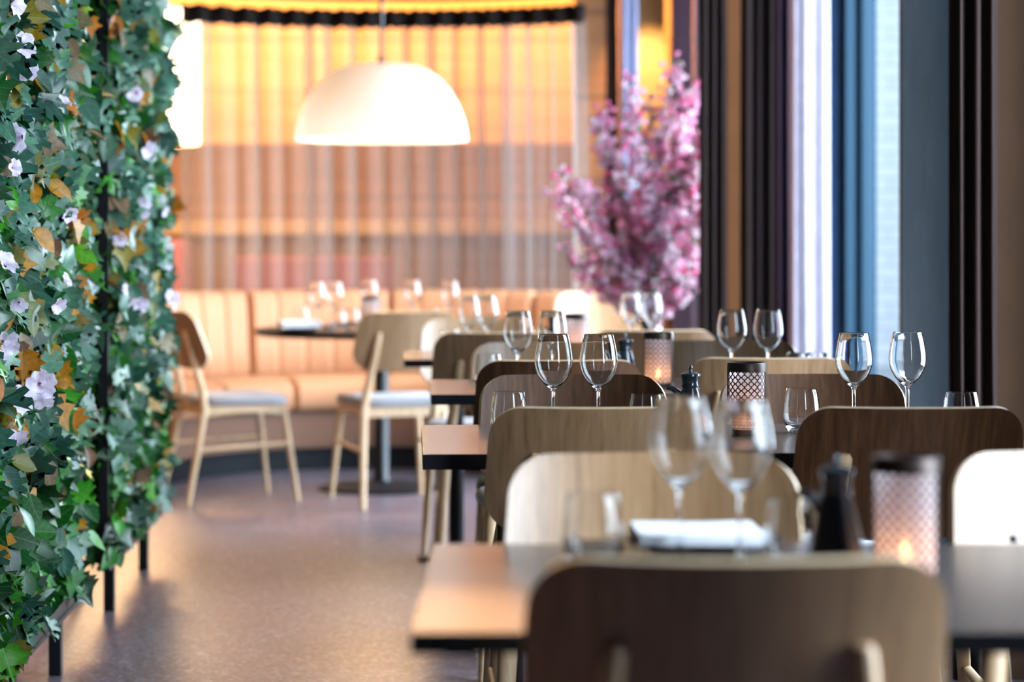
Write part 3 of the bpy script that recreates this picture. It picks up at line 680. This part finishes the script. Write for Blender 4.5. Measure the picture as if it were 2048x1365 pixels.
def add_leaf(b, kind, pos, nrm, up, size, rnd):
    n = Vector(nrm).normalized(); t = Vector(up); t = (t-n*t.dot(n)).normalized(); r = t.cross(n)
    fold = rnd.uniform(-.1, .65); curl = rnd.uniform(-.2, .75); cup = rnd.uniform(-.2, .2)
    def W(x, y): z = fold*abs(x)-curl*y*y*.5+cup*x*x*y+.0; return pos+(r*x+t*y+n*z)*size
    out = SH[kind]; mids = [(0, .22), (0, .5), (0, .78)]
    vs = [W(x, y) for x, y in out]+[W(x, y) for x, y in mids]; k = len(out); fs = []
    for i in range(k):
        j = (i+1) % k; ym = (out[i][1]+out[j][1])/2; mi = 0 if ym < .36 else 1 if ym < .64 else 2
        fs.append((i, j, k+mi))
    # bridge between midrib points
    h = k//2
    def near_i(y, side):
        rng_ = range(0, h) if side > 0 else range(h, k)
        return None
    fs2 = []
    prev = None
    for i in range(k+1):
        ii = i % k; jj = (ii+1) % k; ym = (out[ii][1]+out[jj][1])/2; mi = 0 if ym < .36 else 1 if ym < .64 else 2
        if prev is not None and prev != mi: fs2.append((ii, k+mi, k+prev))
        prev = mi
    b.add(vs, fs+fs2); b.uv += [(x, y) for x, y in out]+mids
def trellis(name, y0, y1, legs, clear_end, seed, dens):
    rnd = random.Random(seed); Lg = y1-y0; a = -(-.036)
    X0 = -1.213-.036*(y0-6.53)
    root = empty('trellis_panel', (X0, y0, 0), math.atan(.036)); zb, zt = .165, 2.35
    b = MB(); w2 = .014
    b.box(-w2, w2, 0, .03, zb, zt); b.box(-w2, w2, Lg-.03, Lg, zb, zt); b.box(-w2, w2, .03, Lg-.03, zb, zb+.045); b.box(-w2, w2, .03, Lg-.03, zt-.03, zt)
    b.box(-.02, .02, 0, Lg, zb, zb+.012)
    b.obj('frame', M['black_metal'], root, smooth=False)
    b = MB()
    k = .12
    while k < Lg-.05: b.box(-.003, .003, k-.003, k+.003, zb+.03, zt-.03); k += .10
    k = zb+.12
    while k < zt-.05: b.box(-.006, 0, .03, Lg-.03, k-.003, k+.003); k += .10
    b.obj('wire_grid', M['black_metal'], root, smooth=False)
    for ly in legs:
        b = MB(); b.box(-.036, -.002, ly-y0-.017, ly-y0+.017, 0, zb); b.obj('leg', M['black_metal'], root, smooth=False, bevel=.003)
    def place_pt(depth):
        r = rnd.random()
        y = rnd.uniform(-.05, Lg+.02) if r > .14 else rnd.uniform(-.07, .05)
        z = rnd.uniform(zb+.065, zt); x = rnd.uniform(-.055, .036)+depth
        if y < .03:
            if clear_end: y += .08
            else: x = rnd.uniform(-.07, .03)
        return Vector((x, y, z))
    def fol(nm, mt, kinds, count, s0, s1, depth, zbias=None, cat=None):
        b = MB()
        for _ in range(int(count*dens)):
            p_ = place_pt(depth)
            if zbias and rnd.random() > zbias(p_.z): continue
            nr = Vector((.75+rnd.gauss(0, .45), -.85+rnd.gauss(0, .5), .30+rnd.gauss(0, .45))); up = Vector((rnd.gauss(0, .5), rnd.gauss(0, .6), -.8+rnd.gauss(0, .55)))
            if nr.length < .1 or nr.normalized().cross(up.normalized()).length < .1: continue
            add_leaf(b, rnd.choice(kinds), p_, nr, up, rnd.uniform(s0, s1), rnd)
        o = b.obj(nm, mt, root, angle=None); o['kind'] = 'stuff'; return o
    low = lambda z: 1.0 if z < .75 else .62
    high = lambda z: .25 if z < .6 else 1.0
    fol('ivy_foliage', M['ivy'], ['ivy', 'ivy', 'oval', 'maple'], 1700, .055, .100, 0, low)
    fol('geranium_foliage', M['sage'], ['geranium', 'geranium', 'oval'], 800, .065, .110, .008, high)
    fol('autumn_foliage', M['autumn'], ['maple', 'oval', 'ivy'], 430, .055, .095, .012, high)
    # back layer, keeps the panel dense
    b = MB()
    for _ in range(int(1300*dens)):
        p_ = Vector((rnd.uniform(-.07, -.01), rnd.uniform(.03, Lg), rnd.uniform(zb+.09, zt)))
        add_leaf(b, 'ivy', p_, (.5+rnd.gauss(0, .3), -1+rnd.gauss(0, .3), rnd.gauss(0, .4)), (rnd.gauss(0, .5), rnd.gauss(0, .3), -1), rnd.uniform(.06, .09), rnd)
    o = b.obj('inner_foliage', M['ivy'], root, angle=None, smooth=False); o['kind'] = 'stuff'
    b = MB()
    for _ in range(int(60*dens)):
        p_ = place_pt(.02); pts = [p_]; d_ = Vector((rnd.gauss(0, .5), rnd.gauss(0, 1), rnd.gauss(0, 1))).normalized()
        for q in range(7): d_ = (d_+Vector((rnd.gauss(0, .3), rnd.gauss(0, .4), rnd.gauss(-.1, .4)))).normalized(); pts.append(pts[-1]+d_*.022)
        b.tube(pts, .0012, 5)
    o = b.obj('vine_stems', M['vine'], root, angle=None); o['kind'] = 'stuff'
    return root, rnd, zb, zt, Lg
def flower(parent, loc, nrm, size, rnd):
    b = MB(); n = Vector(nrm).normalized(); t = Vector((0, .3, 1)); t = (t-n*t.dot(n)).normalized(); r = t.cross(n); c = Vector((0, 0, 0)); seg = 40; rings = [(.05, -.62), (.13, -.40), (.42, -.12), (.78, .04), (1.0, .10)]
    vs = []; ph = rnd.uniform(0, 6)
    for j, (q, z) in enumerate(rings):
        for k in range(seg):
            a = 2*PI*k/seg; lob = abs(math.cos(2.5*a+ph)); qq = q*(1-(.22*(1-lob)**2+.04*math.sin(12*a+ph)) * (j/4)**2*1.2); zz = z+.09*math.sin(5*a+ph)*(j/4)**2+.02*math.sin(17*a)*(j/4)
            vs.append(c+(r*math.cos(a)*qq+t*math.sin(a)*qq+n*zz)*size)
    fs = [(j*seg+k, j*seg+(k+1) % seg, (j+1)*seg+(k+1) % seg, (j+1)*seg+k) for j in range(4) for k in range(seg)]
    b.add(vs, fs, [1 if j == 0 else 0 for j in range(4) for k in range(seg)])
    b.add([c+n*size*z+(r*math.cos(a)+t*math.sin(a))*size*q for (z, q) in ((-.3, .03), (.12, .05)) for a in (0, 1.57, 3.14, 4.71)], [(0, 1, 5, 4), (1, 2, 6, 5), (2, 3, 7, 6), (3, 0, 4, 7), (4, 5, 6, 7)], 0)
    o = b.obj('flower', [M['petal'], M['throat']], parent, angle=None); o.location = loc; return o
def photo_flowers(root, X0, y0, pts, rnd):
    mw = Matrix.Rotation(root.rotation_euler[2], 4, 'Z'); mw.translation = root.location; inv = mw.inverted()
    for (px, py, sz) in pts:
        # where the ray meets the leafy face of the panel
        u = (px-1024)/4836; xs = .125
        d = (-1.247+.036*6.53+xs)/(u+.036); d = max(d, y0+.02)
        loc = Vector((u*d, d, CAM_H-(py-469)*d/4836))
        flower(root, inv @ loc, (.55+rnd.gauss(0, .75), -.75+rnd.gauss(0, .45), rnd.gauss(0, .7)), sz*1.05, rnd)
ra, rn, *_ = trellis('a', 5.35, 6.80, (5.80, 6.53), False, 11, 1.12)
photo_flowers(ra, -1.2, 5.35, [(35, 12, .034), (35, 275, .033), (50, 90, .03), (55, 140, .026), (8, 165, .03), (30, 335, .02), (131, 202, .02), (42, 800, .033), (82, 770, .036), (85, 800, .028), (10, 690, .034), (15, 525, .028), (30, 878, .03), (118, 612, .022), (134, 560, .02), (140, 430, .022), (38, 610, .02)], rn)
tag(ra, 'near black-framed trellis panel thick with ivy, sage leaves and pale mallow flowers', 'trellis', 'green trellis panels along the aisle')
rb, rn, *_ = trellis('b', 7.35, 8.86, (7.64, 8.57), True, 23, 1.0)
photo_flowers(rb, -1.2, 7.35, [(273, 187, .024), (262, 195, .018), (297, 300, .03), (290, 405, .024), (290, 430, .014), (268, 604, .024), (282, 612, .028), (240, 480, .022), (250, 580, .02), (335, 500, .018), (330, 425, .018), (345, 596, .03), (350, 612, .018), (338, 535, .014)], rn)
tag(rb, 'farther black-framed trellis panel of ivy with a bare end post', 'trellis', 'green trellis panels along the aisle')

# ------------------------------------------------------------------ blossom arrangement
vz = MB(); vz.lathe([(0, 0), (.055, 0), (.06, .006), (.05, .07), (.035, .15), (.045, .20), (.043, .20), (.033, .15), (.047, .07), (.055, .012), (0, .008)], 32)
vo = vz.obj('vase', M['glass']); vo.location = (.585, 10.45, .7505); tag(vo, 'clear glass vase holding the pink blossom branches', 'vase')
tips = [(1355, 135, 10.4), (1256, 160, 10.45), (1192, 235, 10.4), (1128, 335, 10.4), (1120, 395, 10.55), (1124, 505, 10.45), (1395, 185, 10.5), (1300, 205, 10.35), (1375, 215, 10.6),
        (1225, 300, 10.5), (1330, 250, 10.3), (1160, 450, 10.3), (1420, 260, 10.4), (1430, 350, 10.6), (1270, 290, 10.2), (1180, 385, 10.3), (1410, 420, 10.3), (1360, 330, 10.2), (1215, 510, 10.25), (1400, 520, 10.3), (1250, 420, 10.6), (1300, 380, 10.2), (1335, 480, 10.25), (1260, 560, 10.3), (1170, 560, 10.5), (1365, 600, 10.25)]
special = {0: 'tallest pink blossom branch of the arrangement, before the plum curtain', 2: 'upright blossom branch with bare-looking tip left of the lit column',
           1: 'blossom branch topping out over the blue-grey curtain strip', 13: 'blossom branch partly hidden behind the shade-darkened curtain, mid height', 16: 'lower blossom branch partly hidden behind the shade-darkened curtain',
           6: 'blossom branch whose tip touches the edge of the shade-darkened curtain, high up', 18: 'short blossom branch leaning left just above the white-lit chair', 23: 'short blossom branch low beside the third-table lantern', 24: 'lowest short blossom branch leaning left over the banquette end',
           4: 'blossom branch with the farthest left tip, across the voile edge', 11: 'mid-height blossom branch leaning left over the timber wall', 7: 'upright blossom branch before the glowing ochre column',
           3: 'low blossom branch reaching toward the sheer curtain, the upper one', 5: 'lowest long blossom branch reaching toward the sheer curtain'}
for i, (tx, ty, td) in enumerate(tips):
    rnd = random.Random(100+i); tip = Vector(P(tx, ty, td)); tip.y = td+rnd.uniform(-.12, .12)
    base = Vector((.585+rnd.uniform(-.015, .015), 10.45+rnd.uniform(-.015, .015), .775)); 
    o_ = empty('blossom_branch', base); mid = (base+tip)/2+Vector((.03*math.copysign(1, .585-tip.x), 0, .03))*(tip-base).length
    pts = []
    for k in range(13): t = k/12; pts.append(((base*(1-t)**2+mid*2*t*(1-t)+tip*t*t)-base)+Vector((rnd.gauss(0, .004), rnd.gauss(0, .004), 0)))
    b = MB(); b.tube(pts, [.0045-.0032*k/12 for k in range(13)], 6); twigs = [pts]
    Ln = (tip-base).length
    for q in range(int(3+Ln*7)):
        k = rnd.randint(4, 11); st_ = pts[k]; d_ = (pts[k+1]-pts[k]).normalized(); d_ = (d_+Vector((rnd.gauss(0, .6), rnd.gauss(0, .5), rnd.gauss(.15, .4)))).normalized(); tw = [st_]
        for z in range(5): d_ = (d_+Vector((rnd.gauss(0, .15), rnd.gauss(0, .15), .1))).normalized(); tw.append(tw[-1]+d_*rnd.uniform(.016, .030))
        b.tube(tw, .0014, 5); twigs.append(tw)
    b.obj('stem', M['bark'], o_, angle=None)
    b = MB(); lf = MB()
    def bloom(c, s_):
        n = Vector((rnd.gauss(0, 1), rnd.gauss(-.6, 1), rnd.gauss(.2, 1))).normalized(); up = Vector((rnd.random(), rnd.random(), rnd.random())); t = (up-n*up.dot(n)).normalized(); r = t.cross(n)
        vs = [c+n*s_*.15]; ring_ = 10
        for (q, z) in ((.55, .30), (1.0, .75)):
            for k in range(ring_): a = 2*PI*k/ring_; qq = q*(1.0 if k % 2 == 0 else .72); vs.append(c+(r*math.cos(a)*qq+t*math.sin(a)*qq+n*z*(1 if k % 2 == 0 else .9))*s_)
        vs.append(c-n*s_*.35)
        for k in range(ring_): a = 2*PI*k/ring_; vs.append(c+(r*math.cos(a)*.75+t*math.sin(a)*.75-n*.0)*s_)
        fs = [(0, 1+k, 1+(k+1) % ring_) for k in range(ring_)]+[(1+k, 11+k, 11+(k+1) % ring_, 1+(k+1) % ring_) for k in range(ring_)]
        fs += [(21, 22+(k+1) % ring_, 22+k) for k in range(ring_)]+[(11+k, 22+k, 22+(k+1) % ring_, 11+(k+1) % ring_) for k in range(ring_)]
        b.add(vs, fs)
    for ti, tw in enumerate(twigs):
        cnt = int((Ln*62) if ti == 0 else 9)
        for _ in range(cnt):
            t = rnd.uniform(.22 if ti == 0 else .1, 1)*(len(tw)-1); k = min(int(t), len(tw)-2); c = tw[k].lerp(tw[k+1], t-k)+Vector((rnd.gauss(0, .017), rnd.gauss(0, .017), rnd.gauss(0, .017)))
            bloom(c, rnd.uniform(.011, .020))
        for _ in range(int(Ln*12) if ti == 0 else 1):
            t = rnd.uniform(.15, .95)*(len(tw)-1); k = min(int(t), len(tw)-2)
            add_leaf(lf, 'oval', tw[k].lerp(tw[k+1], t-k), (rnd.gauss(0, 1), -1, rnd.gauss(0, 1)), (rnd.gauss(0, 1), 0, rnd.gauss(.5, 1)), rnd.uniform(.025, .045), rnd)
    q = b.obj('blossoms', M['blossom'], o_, angle=None); q['kind'] = 'stuff'
    q = lf.obj('leaves', M['blossom_leaf'], o_, angle=None); q['kind'] = 'stuff'
    tag(o_, special.get(i, 'pink blossom branch amid the dense fan of the tall arrangement'), 'blossom branch', 'blossom branches in the glass vase')
